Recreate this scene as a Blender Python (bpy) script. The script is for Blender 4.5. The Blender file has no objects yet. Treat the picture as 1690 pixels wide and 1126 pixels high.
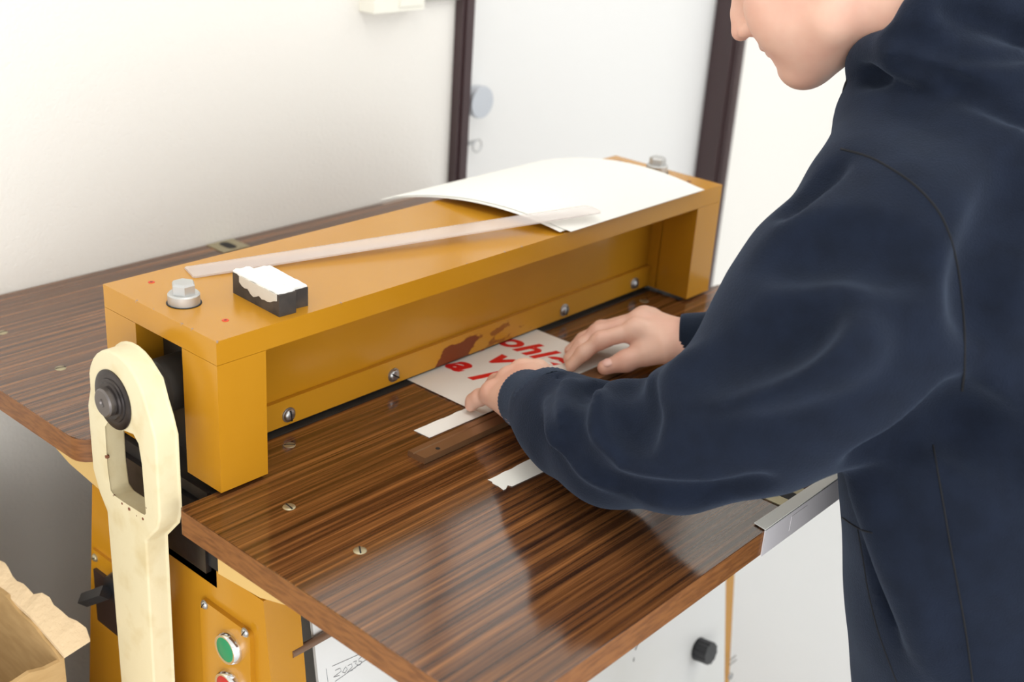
import bpy, bmesh, math, random
import numpy as np
from mathutils import Vector, Matrix

# ------------------------------------------------------------------ camera
FPX, IW, IH = 2012.687, 1690.0, 1126.0
CAM = np.array([-0.56522, -0.80236, 0.58337])
YAW, PIT, ROL = 0.873448, 0.408164, 0.070464
FLOOR = -0.88                      # the table top is z = 0
_fw = np.array([math.sin(YAW)*math.cos(PIT), math.cos(YAW)*math.cos(PIT), -math.sin(PIT)])
_r0 = np.array([math.cos(YAW), -math.sin(YAW), 0.0])
_u0 = np.cross(_r0, _fw)
_rt = math.cos(ROL)*_r0 + math.sin(ROL)*_u0
_up = -math.sin(ROL)*_r0 + math.cos(ROL)*_u0

scene = bpy.context.scene
C = scene.collection
cd = bpy.data.cameras.new('camera'); cam = bpy.data.objects.new('camera', cd); C.objects.link(cam)
cd.sensor_width = 36.0; cd.lens = FPX/IW*36.0; cd.clip_start = 0.02
m = Matrix.Identity(4)
for i in range(3):
    m[i][0], m[i][1], m[i][2], m[i][3] = _rt[i], _up[i], -_fw[i], CAM[i]
cam.matrix_world = m
cd.dof.use_dof = True; cd.dof.focus_distance = 1.15; cd.dof.aperture_fstop = 5.0
scene.camera = cam

# ------------------------------------------------------------------ light
w = bpy.data.worlds.new('world'); scene.world = w; w.use_nodes = True
w.node_tree.nodes['Background'].inputs[0].default_value = (0.96, 0.98, 1.0, 1)
w.node_tree.nodes['Background'].inputs[1].default_value = 1.6
def area(name, loc, target, sx, sy, power, col):
    l = bpy.data.lights.new(name, 'AREA'); l.shape = 'RECTANGLE'; l.size = sx; l.size_y = sy
    l.energy = power; l.color = col
    o = bpy.data.objects.new(name, l); C.objects.link(o); o.location = loc
    o.rotation_euler = (Vector(target)-Vector(loc)).to_track_quat('-Z', 'Y').to_euler()
    return o
area('window_light', (0.6, -3.6, 0.75), (0.6, 0.0, 0.1), 4.0, 1.7, 38, (0.93, 0.97, 1.0))
area('side_fill_light', (-2.3, -2.5, 0.1), (0.0, 0.3, -0.2), 2.6, 1.7, 52, (1.0, 0.96, 0.89))  # added fill lamp, not a window: lifts the dark wall below the rear table
area('ceiling_lamp_light', (0.0, -0.9, 1.66), (0.0, -0.9, 0), 0.3, 2.4, 14, (1.0, 0.97, 0.92))
area('ceiling_lamp_light', (1.9, -0.9, 1.66), (1.9, -0.9, 0), 0.3, 2.4, 20, (1.0, 0.97, 0.92))
scene.view_settings.view_transform = 'Standard'; scene.view_settings.look = 'None'
scene.view_settings.gamma = 1.0; scene.view_settings.use_curve_mapping = False
scene.view_settings.exposure = -0.26

# ------------------------------------------------------------------ helpers
def ray(px, py): return _fw + (px-IW/2)/FPX*_rt - (py-IH/2)/FPX*_up
def at(px, py, dep): return CAM + dep*ray(px, py)
def onp(px, py, axis, val):
    d = ray(px, py); return CAM + d*((val-CAM[axis])/d[axis])
def atz(px, py, z): return onp(px, py, 2, z)
def proj(P):
    d = np.asarray(P, float)-CAM; z = d@_fw
    return IW/2+FPX*(d@_rt)/z, IH/2-FPX*(d@_up)/z, z

def srgb(r, g, b):
    f = lambda c: ((c/255+0.055)/1.055)**2.4 if c/255 > 0.04045 else c/255/12.92
    return (f(r), f(g), f(b), 1)

def mat(name, col, rough=0.5, metal=0.0, spec=0.5, noise=None, bump=None, coat=0.0, sss=0.0, sheen=0.0, alpha=1.0):
    """noise = (scale, colour2, lo, hi[, stretch]); bump = (scale, strength[, distance])"""
    M = bpy.data.materials.new(name); M.use_nodes = True
    nt = M.node_tree; N = nt.nodes; L = nt.links; b = N['Principled BSDF']
    b.inputs['Base Color'].default_value = col; b.inputs['Roughness'].default_value = rough
    b.inputs['Metallic'].default_value = metal; b.inputs['Specular IOR Level'].default_value = spec
    b.inputs['Coat Weight'].default_value = coat; b.inputs['Coat Roughness'].default_value = 0.12
    b.inputs['Alpha'].default_value = alpha
    if sss:
        b.inputs['Subsurface Weight'].default_value = sss
        b.inputs['Subsurface Radius'].default_value = (0.012, 0.005, 0.003)
        b.inputs['Subsurface Scale'].default_value = 0.6
    if sheen:
        b.inputs['Sheen Weight'].default_value = sheen; b.inputs['Sheen Roughness'].default_value = 0.5
        b.inputs['Sheen Tint'].default_value = (0.55, 0.7, 1, 1)
    tc = N.new('ShaderNodeTexCoord')
    if noise:
        n = N.new('ShaderNodeTexNoise'); n.inputs['Scale'].default_value = noise[0]; n.inputs['Detail'].default_value = 5
        mp = N.new('ShaderNodeMapping'); mp.inputs['Scale'].default_value = noise[4] if len(noise) > 4 else (1, 1, 1)
        L.new(tc.outputs['Object'], mp.inputs[0]); L.new(mp.outputs[0], n.inputs[0])
        rp = N.new('ShaderNodeValToRGB')
        rp.color_ramp.elements[0].position = noise[2]; rp.color_ramp.elements[0].color = col
        rp.color_ramp.elements[1].position = noise[3]; rp.color_ramp.elements[1].color = noise[1]
        L.new(n.outputs['Fac'], rp.inputs[0]); L.new(rp.outputs[0], b.inputs['Base Color'])
    if bump:
        n = N.new('ShaderNodeTexNoise'); n.inputs['Scale'].default_value = bump[0]; n.inputs['Detail'].default_value = 4
        L.new(tc.outputs['Object'], n.inputs[0])
        bp = N.new('ShaderNodeBump'); bp.inputs['Strength'].default_value = bump[1]
        bp.inputs['Distance'].default_value = bump[2] if len(bump) > 2 else 0.001
        L.new(n.outputs['Fac'], bp.inputs['Height']); L.new(bp.outputs[0], b.inputs['Normal'])
    return M

def wood(name, dark, mid, light, stretch, rough):
    M = bpy.data.materials.new(name); M.use_nodes = True
    nt = M.node_tree; N = nt.nodes; L = nt.links; b = N['Principled BSDF']
    tc = N.new('ShaderNodeTexCoord')
    mp = N.new('ShaderNodeMapping'); mp.inputs['Scale'].default_value = stretch
    L.new(tc.outputs['Object'], mp.inputs[0])
    n1 = N.new('ShaderNodeTexNoise'); n1.inputs['Scale'].default_value = 1.0; n1.inputs['Detail'].default_value = 3.5; n1.inputs['Roughness'].default_value = 0.62
    n1.inputs['Distortion'].default_value = 0.25
    L.new(mp.outputs[0], n1.inputs[0])
    rp = N.new('ShaderNodeValToRGB'); e = rp.color_ramp.elements
    e[0].position = 0.34; e[0].color = dark
    e[1].position = 0.66; e[1].color = light
    q = e.new(0.47); q.color = mid
    q = e.new(0.58); q.color = tuple(0.5*(mid[i]+light[i]) for i in range(4))
    L.new(n1.outputs['Fac'], rp.inputs[0])
    n2 = N.new('ShaderNodeTexNoise'); n2.inputs['Scale'].default_value = 1.0; n2.inputs['Detail'].default_value = 2
    mp2 = N.new('ShaderNodeMapping'); mp2.inputs['Scale'].default_value = (stretch[0]*12, stretch[1]*5, 40)
    L.new(tc.outputs['Object'], mp2.inputs[0]); L.new(mp2.outputs[0], n2.inputs[0])
    mx = N.new('ShaderNodeMixRGB'); mx.blend_type = 'MULTIPLY'; mx.inputs[0].default_value = 0.6
    r2 = N.new('ShaderNodeValToRGB'); r2.color_ramp.elements[0].position = 0.35; r2.color_ramp.elements[0].color = (0.45, 0.42, 0.4, 1)
    r2.color_ramp.elements[1].position = 0.6
    L.new(n2.outputs['Fac'], r2.inputs[0]); L.new(rp.outputs[0], mx.inputs[1]); L.new(r2.outputs[0], mx.inputs[2])
    L.new(mx.outputs[0], b.inputs['Base Color'])
    b.inputs['Roughness'].default_value = rough; b.inputs['Specular IOR Level'].default_value = 0.95
    return M

M = {}
M['wall'] = mat('wall_paint', (0.875, 0.85, 0.80, 1), 0.9, bump=(260, 0.5, 0.0015))
M['ceiling'] = mat('ceiling_paint', (0.8, 0.8, 0.78, 1), 0.9)
M['floor'] = mat('floor_vinyl', (0.66, 0.67, 0.68, 1), 0.3, noise=(3, (0.67, 0.68, 0.69, 1), 0.4, 0.6))
M['door'] = mat('door_paint', (0.84, 0.835, 0.82, 1), 0.35)
M['frame'] = mat('frame_paint', srgb(66, 48, 50), 0.3)
M['ochre'] = mat('ochre_paint', srgb(188, 130, 24), 0.22, noise=(5, srgb(195, 138, 36), 0.35, 0.7), bump=(420, 0.06, 0.0006))
M['pale_ochre'] = mat('pale_ochre_paint', srgb(222, 186, 118), 0.5)
M['cream'] = mat('cream_paint', srgb(226, 213, 176), 0.38, noise=(34, srgb(214, 196, 152), 0.5, 0.75), bump=(160, 0.25, 0.001))
M['chip'] = mat('chipped_paint', srgb(120, 70, 45), 0.8)
M['laminate'] = wood('zebrano_laminate', srgb(48, 28, 18), srgb(94, 58, 32), srgb(150, 98, 54), (1.6, 150, 1), 0.14)
M['edge'] = mat('edge_band', srgb(138, 88, 44), 0.45, noise=(60, srgb(112, 68, 32), 0.4, 0.65, (1, 1, 6)))
M['dark'] = mat('dark_steel', srgb(52, 49, 46), 0.5, 0.3, noise=(20, srgb(66, 62, 56), 0.4, 0.7))
M['black'] = mat('black_gap', srgb(20, 19, 19), 0.6)
M['blackplastic'] = mat('black_plastic', srgb(28, 29, 33), 0.3)
M['steel'] = mat('bolt_steel', (0.52, 0.52, 0.52, 1), 0.36, 1.0, noise=(60, (0.4, 0.4, 0.4, 1), 0.4, 0.7))
M['zinc'] = mat('zinc_plate', (0.58, 0.58, 0.57, 1), 0.5, 0.85)
M['oiled'] = mat('oiled_steel', srgb(74, 68, 66), 0.32, 0.8, noise=(40, srgb(54, 50, 50), 0.35, 0.7))
M['brass'] = mat('aged_brass', srgb(160, 124, 90), 0.3, 0.65, noise=(9, srgb(136, 102, 72), 0.35, 0.7))
M['nickel'] = mat('dull_nickel', srgb(178, 168, 138), 0.4, 0.75)
M['chrome'] = mat('chrome', (0.8, 0.8, 0.8, 1), 0.14, 1.0)
M['green'] = mat('green_plastic', srgb(30, 140, 92), 0.4)
M['red'] = mat('red_plastic', srgb(190, 40, 38), 0.4)
M['reddot'] = mat('red_paint', srgb(216, 62, 28), 0.5)
M['white'] = mat('white_panel', srgb(226, 226, 224), 0.45, noise=(4, srgb(218, 217, 210), 0.4, 0.7))
M['paper'] = mat('white_card', srgb(243, 242, 236), 0.7)
M['paper2'] = mat('printing_paper', srgb(232, 228, 220), 0.65)
M['ink'] = mat('red_ink', srgb(214, 26, 24), 0.5)
M['pencil'] = mat('pencil_line', srgb(150, 152, 156), 0.7)
M['tape'] = mat('grey_tape', srgb(208, 205, 210), 0.5)
M['plastic'] = mat('clear_plastic', srgb(236, 226, 222), 0.15, alpha=0.42)
M['tick'] = mat('ruler_print', srgb(170, 150, 140), 0.5, alpha=0.6)
M['wallplastic'] = mat('white_wall_plastic', srgb(240, 238, 226), 0.4)
M['card'] = mat('cardboard', srgb(196, 162, 112), 0.85, noise=(30, srgb(184, 150, 100), 0.35, 0.65, (1, 1, 4)))
M['cardlight'] = mat('torn_cardboard', srgb(224, 198, 160), 0.95, bump=(180, 0.8, 0.002))
M['putty'] = mat('white_putty', srgb(240, 238, 234), 0.85, bump=(120, 0.6, 0.002))
M['lead'] = mat('lead_block', srgb(70, 66, 64), 0.55, 0.5, noise=(40, srgb(98, 90, 82), 0.4, 0.7))
M['skin'] = mat('skin', srgb(227, 184, 163), 0.5, noise=(22, srgb(220, 168, 148), 0.42, 0.7), sss=0.12, bump=(500, 0.1, 0.0006))
M['nail'] = mat('fingernail', srgb(232, 186, 172), 0.25)
M['lip'] = mat('lip_skin', srgb(192, 110, 104), 0.45)
M['hair'] = mat('hair', srgb(74, 52, 36), 0.6, bump=(150, 0.8, 0.003))
M['eye'] = mat('eye_white', srgb(235, 232, 228), 0.2)
M['navy'] = mat('navy_fleece', srgb(22, 29, 44), 0.95, spec=0.15, noise=(45, srgb(18, 24, 37), 0.35, 0.7), bump=(620, 0.5, 0.0012), sheen=0.12)
M['navyrib'] = mat('navy_rib_knit', srgb(23, 31, 45), 0.95, spec=0.15, bump=(800, 0.5, 0.001), sheen=0.2)
M['navydark'] = mat('dark_navy_cord', srgb(13, 15, 22), 0.95)
M['denim'] = mat('dark_denim', srgb(40, 46, 62), 0.9, bump=(500, 0.4, 0.001))
M['shoe'] = mat('shoe_leather', srgb(44, 42, 42), 0.5)
M['sole'] = mat('shoe_sole', srgb(210, 208, 202), 0.7)

# rust and scratches worn into the blade strip
def strip_material():
    Mx = mat('ochre_paint_worn', srgb(194, 136, 30), 0.26, bump=(420, 0.06, 0.0006))
    nt = Mx.node_tree; N = nt.nodes; L = nt.links; b = N['Principled BSDF']
    tc = N.new('ShaderNodeTexCoord'); sx = N.new('ShaderNodeSeparateXYZ'); L.new(tc.outputs['Object'], sx.inputs[0])
    def mth(op, a, bb=None, clamp=False):
        n = N.new('ShaderNodeMath'); n.operation = op; n.use_clamp = clamp
        for k, v in ((0, a), (1, bb)):
            if v is None: continue
            if isinstance(v, (int, float)): n.inputs[k].default_value = v
            else: L.new(v, n.inputs[k])
        return n.outputs[0]
    def band(v, c, hw, soft):   # 1 inside |v-c|<hw
        return mth('MULTIPLY', mth('SUBTRACT', hw, mth('ABSOLUTE', mth('SUBTRACT', v, c))), 1/soft, True)
    x, z = sx.outputs[0], sx.outputs[2]
    n = N.new('ShaderNodeTexNoise'); n.inputs['Scale'].default_value = 90; n.inputs['Detail'].default_value = 6
    mp = N.new('ShaderNodeMapping'); mp.inputs['Scale'].default_value = (0.55, 1, 1.4); mp.inputs['Rotation'].default_value = (0, 0.5, 0)
    L.new(tc.outputs['Object'], mp.inputs[0]); L.new(mp.outputs[0], n.inputs[0])
    nf = n.outputs['Fac']
    solid = mth('MULTIPLY', band(mth('ADD', x, mth('MULTIPLY', z, -0.8)), 0.358, 0.036, 0.016), band(z, 0.012, 0.018, 0.006))
    m1 = mth('MULTIPLY', mth('SUBTRACT', mth('ADD', mth('MULTIPLY', solid, 0.55), nf), 0.78), 14, True)
    scr = mth('MULTIPLY', band(x, 0.44, 0.066, 0.02), band(z, 0.018, 0.016, 0.006))
    m2 = mth('MULTIPLY', mth('MULTIPLY', mth('SUBTRACT', nf, 0.545), 20, True), mth('MULTIPLY', scr, 0.75))
    msk = mth('MAXIMUM', m1, m2, True)
    mx = N.new('ShaderNodeMixRGB'); mx.inputs[1].default_value = srgb(194, 136, 30); mx.inputs[2].default_value = srgb(122, 58, 20)
    L.new(msk, mx.inputs[0]); L.new(mx.outputs[0], b.inputs['Base Color'])
    r = mth('ADD', mth('MULTIPLY', msk, 0.4), 0.3); L.new(r, b.inputs['Roughness'])
    return Mx
M['strip'] = strip_material()

# ------------------------------------------------------------------ objects
def tag(o, label=None, cat=None, group=None, kind=None):
    if label: o['label'] = label
    if cat: o['category'] = cat
    if group: o['group'] = group
    if kind: o['kind'] = kind
    return o
def empty(name, loc=(0, 0, 0)):
    o = bpy.data.objects.new(name, None); C.objects.link(o); o.location = loc; o.empty_display_size = 0.05
    bpy.context.view_layer.update()
    return o
def link(name, me, mats, parent=None, smooth=None):
    if not isinstance(mats, (list, tuple)): mats = [mats]
    for x in mats: me.materials.append(M[x] if isinstance(x, str) else x)
    o = bpy.data.objects.new(name, me); C.objects.link(o)
    if smooth is not None:
        me.shade_smooth()
        if smooth < 180: me.set_sharp_from_angle(angle=math.radians(smooth))
    if parent:
        o.parent = parent; o.matrix_parent_inverse = parent.matrix_world.inverted()
    return o
def fin(name, bm, mats, parent=None, smooth=35, bevel=0.0, seg=2):
    if bevel:
        bmesh.ops.bevel(bm, geom=[e for e in bm.edges if len(e.link_faces) == 2 and e.calc_face_angle(0) > 0.5],
                        offset=bevel, segments=seg, affect='EDGES', profile=0.5, clamp_overlap=True)
    bmesh.ops.recalc_face_normals(bm, faces=bm.faces)
    me = bpy.data.meshes.new(name); bm.to_mesh(me); bm.free()
    return link(name, me, mats, parent, smooth)
def bx(bm, x0, x1, y0, y1, z0, z1, mi=0):
    vs = [bm.verts.new(v) for v in ((x0,y0,z0),(x1,y0,z0),(x1,y1,z0),(x0,y1,z0),(x0,y0,z1),(x1,y0,z1),(x1,y1,z1),(x0,y1,z1))]
    for f in ((0,3,2,1),(4,5,6,7),(0,1,5,4),(1,2,6,5),(2,3,7,6),(3,0,4,7)):
        bm.faces.new([vs[i] for i in f]).material_index = mi
def prism(bm, pts, vec, mi=0):
    """pts: 3d loop; extruded by vec"""
    a = [bm.verts.new(tuple(p)) for p in pts]; b = [bm.verts.new(tuple(np.array(p)+np.array(vec))) for p in pts]
    n = len(a)
    bm.faces.new(a).material_index = mi; bm.faces.new(b[::-1]).material_index = mi
    for i in range(n):
        bm.faces.new([a[i], b[i], b[(i+1) % n], a[(i+1) % n]]).material_index = mi
def basis(ax):
    ax = np.array(ax, float); ax /= np.linalg.norm(ax)
    t = np.array([0, 0, 1.0]) if abs(ax[2]) < 0.9 else np.array([0, 1.0, 0])
    u = np.cross(t, ax); u /= np.linalg.norm(u); return u, np.cross(ax, u), ax
def lathe(bm, c, ax, prof, n=32, mi=0, caps=True):
    """prof: list of (dist along axis, radius)"""
    u, v, a = basis(ax); c = np.array(c, float); rings = []
    for d, r in prof:
        rings.append([bm.verts.new(tuple(c+a*d+r*(math.cos(2*math.pi*k/n)*u+math.sin(2*math.pi*k/n)*v))) for k in range(n)])
    for i in range(len(rings)-1):
        for k in range(n):
            bm.faces.new([rings[i][k], rings[i][(k+1) % n], rings[i+1][(k+1) % n], rings[i+1][k]]).material_index = mi
    if caps:
        bm.faces.new(rings[0][::-1]).material_index = mi; bm.faces.new(rings[-1]).material_index = mi
def tube(bm, pts, r, n=8, mi=0, closed=False):
    pts = [np.array(p, float) for p in pts]; rings = []; N_ = len(pts)
    prev = None
    for i, p in enumerate(pts):
        if closed: t = pts[(i+1) % N_]-pts[i-1]
        else: t = pts[min(i+1, N_-1)]-pts[max(i-1, 0)]
        u, v, a = basis(t)
        if prev is not None:
            u = prev-a*(prev@a); u /= np.linalg.norm(u); v = np.cross(a, u)
        prev = u
        rr = r[i] if isinstance(r, (list, tuple)) else r
        rings.append([bm.verts.new(tuple(p+rr*(math.cos(2*math.pi*k/n)*u+math.sin(2*math.pi*k/n)*v))) for k in range(n)])
    for i in range(N_ if closed else N_-1):
        A, B = rings[i], rings[(i+1) % N_]
        for k in range(n):
            bm.faces.new([A[k], A[(k+1) % n], B[(k+1) % n], B[k]]).material_index = mi
    if not closed:
        bm.faces.new(rings[0][::-1]).material_index = mi; bm.faces.new(rings[-1]).material_index = mi
def spline(pts, n=8):
    P = [np.array(p, float) for p in pts]; out = []
    Q = [2*P[0]-P[1]]+P+[2*P[-1]-P[-2]]
    for i in range(1, len(Q)-2):
        for k in range(n):
            t = k/n
            out.append(0.5*((2*Q[i])+(-Q[i-1]+Q[i+1])*t+(2*Q[i-1]-5*Q[i]+4*Q[i+1]-Q[i+2])*t*t+(-Q[i-1]+3*Q[i]-3*Q[i+1]+Q[i+2])*t**3))
    out.append(P[-1]); return out
def rrect(x0, x1, y0, y1, rad, n=6):
    """rad: 4 corner radii (x0y0, x1y0, x1y1, x0y1)"""
    out = []
    for (cx, cy, a0, r) in ((x0, y0, math.pi, rad[0]), (x1, y0, 1.5*math.pi, rad[1]), (x1, y1, 0, rad[2]), (x0, y1, 0.5*math.pi, rad[3])):
        sx = 1 if cx == x0 else -1; sy = 1 if cy == y0 else -1
        for k in range(n+1):
            a = a0+k/n*math.pi/2
            out.append((cx+sx*r+r*math.cos(a), cy+sy*r+r*math.sin(a)))
    return out

# ------------------------------------------------------------------ the setting
YW = 0.571
X_REV = 1.747
def struct(name, bm, ma, label, cat, **k):
    o = fin(name, bm, ma, None, **k); return tag(o, label, cat, kind='structure')
bm = bmesh.new(); bx(bm, -3.0, 5.0, -4.0, 1.2, FLOOR-0.1, FLOOR); struct('floor', bm, 'floor', 'light grey smooth floor of the workshop', 'floor', smooth=None)
bm = bmesh.new()
bx(bm, -3.0, 0.876, YW, YW+0.12, FLOOR, 1.72); bx(bm, X_REV+0.018, 5.0, YW, YW+0.12, FLOOR, 1.72); bx(bm, 0.876, X_REV+0.018, YW, YW+0.12, 1.2, 1.72)
struct('wall_back', bm, 'wall', 'white plastered wall behind the machine', 'wall', smooth=None)
bm = bmesh.new(); bx(bm, 4.9, 5.0, -4.0, YW, FLOOR, 1.72); struct('wall_right', bm, 'wall', 'white wall at the far right', 'wall', smooth=None)
bm = bmesh.new(); bx(bm, -3.0, 5.0, -4.0, 1.2, 1.72, 1.8); struct('ceiling', bm, 'ceiling', 'plain white ceiling', 'ceiling', smooth=None)
bm = bmesh.new()   # left jamb
bx(bm, 0.8765, 0.905, YW-0.016, YW+0.09, FLOOR, 1.2); bx(bm, 0.883, 0.899, YW-0.02, YW-0.016, FLOOR, 1.2)
struct('trim_1', bm, 'frame', 'narrow dark brown door frame post beside the round knob', 'door frame', bevel=0.0015)
bm = bmesh.new()
bx(bm, X_REV, X_REV+0.02, YW-0.012, YW+0.09, FLOOR, 1.2); bx(bm, X_REV-0.006, X_REV, YW+0.004, YW+0.012, FLOOR, 1.2)
struct('trim_2', bm, 'frame', 'wide dark brown door frame post right of the white door', 'door frame', bevel=0.0015)
bm = bmesh.new(); bx(bm, 0.905, X_REV, YW+0.062, YW+0.1, FLOOR+0.005, 1.2)
door = struct('door_1', bm, 'door', 'plain white door between two dark brown frame posts', 'door', smooth=None)
yd = YW+0.062
kc = onp(784, 166, 1, yd-0.02)
bm = bmesh.new(); lathe(bm, (kc[0], yd, kc[2]), (0, -1, 0), [(0, .012), (.014, .012), (.016, .026), (.034, .0285), (.038, .027), (.0385, .001)])
fin('door_knob', bm, mat('knob_aluminium', (0.62, 0.65, 0.70, 1), 0.4, 0.6), door)
kc = onp(777, 236, 1, yd-0.01)
bm = bmesh.new(); lathe(bm, (kc[0]-.012, yd, kc[2]+.004), (0, -1, 0), [(0, .010), (.004, .010), (.0042, .001)], n=20)
lathe(bm, (kc[0]-.012, yd, kc[2]+.004), (0, -1, 0), [(.004, .0022), (.02, .0022)], n=8)
cc = np.array([kc[0]+.006, yd-.02, kc[2]-.004])
tube(bm, [cc+.011*np.array([math.cos(t), 0, math.sin(t)]) for t in np.linspace(0, 2*math.pi, 25)[:-1]], .0012, closed=True)
bx(bm, kc[0]-.018, kc[0]-.002, yd-.021, yd-.019, kc[2]+.0, kc[2]+.008)
fin('door_key', bm, 'steel', door)

# switch box on the wall at the top
r_ = empty('wall_socket_box', (0.72, YW, 0.30)); tag(r_, 'white plastic socket box on the wall at the top of the picture', 'socket box')
bm = bmesh.new(); bx(bm, 0.672, 0.775, YW-.032, YW, 0.302, 0.40); fin('box_body', bm, 'wallplastic', r_, bevel=.006)
bm = bmesh.new(); bx(bm, 0.722, 0.768, YW-.0345, YW-.032, 0.309, 0.385); fin('box_cover', bm, 'wallplastic', r_, bevel=.001)
r_ = empty('cable_duct', (0.82, YW, 0.31)); tag(r_, 'grey cable duct running along the wall beside the white socket box', 'cable duct')
bm = bmesh.new(); bx(bm, 0.7755, 0.872, YW-.014, YW, 0.309, 0.36); fin('duct_body', bm, mat('grey_duct', srgb(176, 174, 168), .5), r_, bevel=.002)
bm = bmesh.new(); bx(bm, 0.7755, 0.872, YW-.016, YW-.014, 0.318, 0.352); fin('duct_lid', bm, mat('grey_duct_lid', srgb(186, 184, 178), .5), r_, bevel=.0008)

# ------------------------------------------------------------------ the machine
L_, W_, H_, HS, LW, LD = 0.8, 0.176, 0.1529, 0.1298, 0.0525, 0.0515
XL, XR, YF, YB, YBF = -0.0387, 0.8475, -0.3733, 0.009, 0.1694
mach = empty('creasing_machine', (0.4, 0.09, FLOOR))
tag(mach, 'ochre yellow creasing machine with wood-grain tables and a cream lever', 'machine')

bm = bmesh.new(); bx(bm, 0, L_, 0, W_, HS+.0004, H_)
cap = fin('beam_cap', bm, 'ochre', mach, bevel=.0045, seg=3)
for (x0, y0) in ((0, 0), (0, W_-LD), (L_-LW, 0), (L_-LW, W_-LD)):
    bm = bmesh.new(); bx(bm, x0, x0+LW, y0, y0+LD, .0038, HS)
    fin('beam_post', bm, 'ochre', mach, bevel=.0018)
for x in (.0315, L_-.0515-.001):
    bm = bmesh.new(); bx(bm, x, x+.021, LD-.001, .0725, .0038, HS); fin('post_cheek', bm, 'ochre', mach)
bm = bmesh.new(); bx(bm, .03, L_-.03, .068, .108, .006, HS); fin('blade_beam', bm, 'ochre', mach, bevel=.001)
for x in (.028, L_-.031):
    bm = bmesh.new(); bx(bm, x, x+.003, LD+.0005, W_-LD-.0005, .0, HS); fin('end_shield', bm, 'dark', mach)
bm = bmesh.new(); bx(bm, LW+.001, L_-LW-.001, .062, .0675, .0055, .034)
strip = fin('blade_strip', bm, 'strip', mach, bevel=.001)
bm = bmesh.new(); bx(bm, LW-.02, L_-LW+.02, .0645, .072, .0028, .006); fin('crease_blade', bm, 'oiled', mach)

def screw(name, c, ax, r, h, parent, ma, ang=0.6, slot=True):
    bm = bmesh.new()
    lathe(bm, c, ax, [(0, r*1.18), (h*.2, r*1.18), (h*.25, r), (h*.7, r*.9), (h*.95, r*.55), (h, .0001)], n=20)
    if slot:
        u, v, a = basis(ax); d = math.cos(ang)*u+math.sin(ang)*v; e = np.cross(a, d)
        P = [np.array(c)+a*h*.62+s*d*r*.86+t*e*r*.12 for s, t in ((-1, -1), (1, -1), (1, 1), (-1, 1))]
        prism(bm, P, a*h*.42, 1)
    return fin(name, bm, [ma, 'black'], parent, smooth=50)
for x in (.1269, .2706, .5637, .7127): screw('screw', (x, .062, .0165), (0, -1, 0), .0068, .0048, strip, 'steel', random.Random(int(x*999)).uniform(0, 3))

def hexbolt(c):
    bm = bmesh.new()
    lathe(bm, c, (0, 0, 1), [(0, .0160), (.0006, .0160)], mi=1)
    lathe(bm, (c[0], c[1], c[2]), (0, 0, 1), [(.0004, .0146), (.0090, .0146), (.0104, .0134)], n=40)
    lathe(bm, (c[0], c[1], c[2]), (0, 0, 1), [(.0104, .0112), (.0185, .0112), (.0205, .0098)], n=6)
    return fin('bolt', bm, ['zinc', 'black'], cap, smooth=25, bevel=.0003, seg=1)
hexbolt((.0305, .0904, H_)); hexbolt((.7775, .0904, H_))
for c, ma in (((250, 466), 'reddot'), ((372, 529), 'reddot'), ((1022, 266.5), 'chip'), ((1137, 300), 'chip')):
    p = atz(*c, H_); bm = bmesh.new(); lathe(bm, p, (0, 0, 1), [(0, .0032), (.0004, .003)], n=14); lathe(bm, p, (0, 0, 1), [(.0003, .0014), (.0006, .0012)], n=10, mi=1)
    fin('pin_hole', bm, [ma, 'chip'], cap)
rng = random.Random(5)
bm = bmesh.new()
for k in range(26):   # knocked-off paint along the cap's front edges
    x = rng.uniform(0.0, .5) if k < 16 else 0; y = 0 if k < 16 else rng.uniform(0, W_)
    p = np.array([x+.0012, y+.0012, H_-.0012+.0004]) if k < 16 else np.array([.0012, y, H_-.0012+.0004])
    s = rng.uniform(.0006, .0016)
    bmesh.ops.create_icosphere(bm, subdivisions=1, radius=s, matrix=Matrix.Translation(p))
tag(fin('paint_chip', bm, mat('bare_primer', srgb(150, 130, 120), .8), cap), kind='stuff')

# tables
def table(name, y0, y1, rad, xr=XR, tab=False):
    t0 = .0012; th = .026
    pts = rrect(XL, xr, y0, y1, rad)
    if tab:   # the leaf reaches in between the posts up to the blade
        k = max(range(len(pts)), key=lambda i: pts[i][1]+pts[i][0]*.001)
        pts = pts[:k+1]+[(L_-LW-.002, y1), (L_-LW-.002, .0565), (LW+.002, .0565), (LW+.002, y1)]+pts[k+1:]
    bm = bmesh.new(); prism(bm, [(x, y, -t0) for x, y in pts], (0, 0, t0)); o = fin(name, bm, 'laminate', mach, smooth=30)
    bm = bmesh.new(); prism(bm, [(x, y, -th) for x, y in pts], (0, 0, th-t0)); fin('edge_band', bm, 'edge', o, smooth=30, bevel=.0012)
    return o
tf = table('table_leaf', YF, YB, (.012, .012, .014, .004), tab=True); tag(tf, 'front table leaf of dark striped wood-grain laminate')
tb = table('table_leaf', YBF, YW-.004, (.022, .022, .01, .01)); tag(tb, 'rear table leaf of striped laminate along the wall')
for x, y in ((.1066, .0353), (.0335, -.0543), (.033, -.1493), (.7052, .0383), (.78, -.054), (.78, -.149)):
    screw('screw', (x, y, -.0008), (0, 0, 1), .0062, .0018, tf, 'nickel', rng.uniform(0, 3))
for x, y in ((.0333, .3331), (.0335, .46), (.4, .2)):
    screw('screw', (x, y, -.0008), (0, 0, 1), .0062, .0018, tb, 'nickel', rng.uniform(0, 3))
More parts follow.
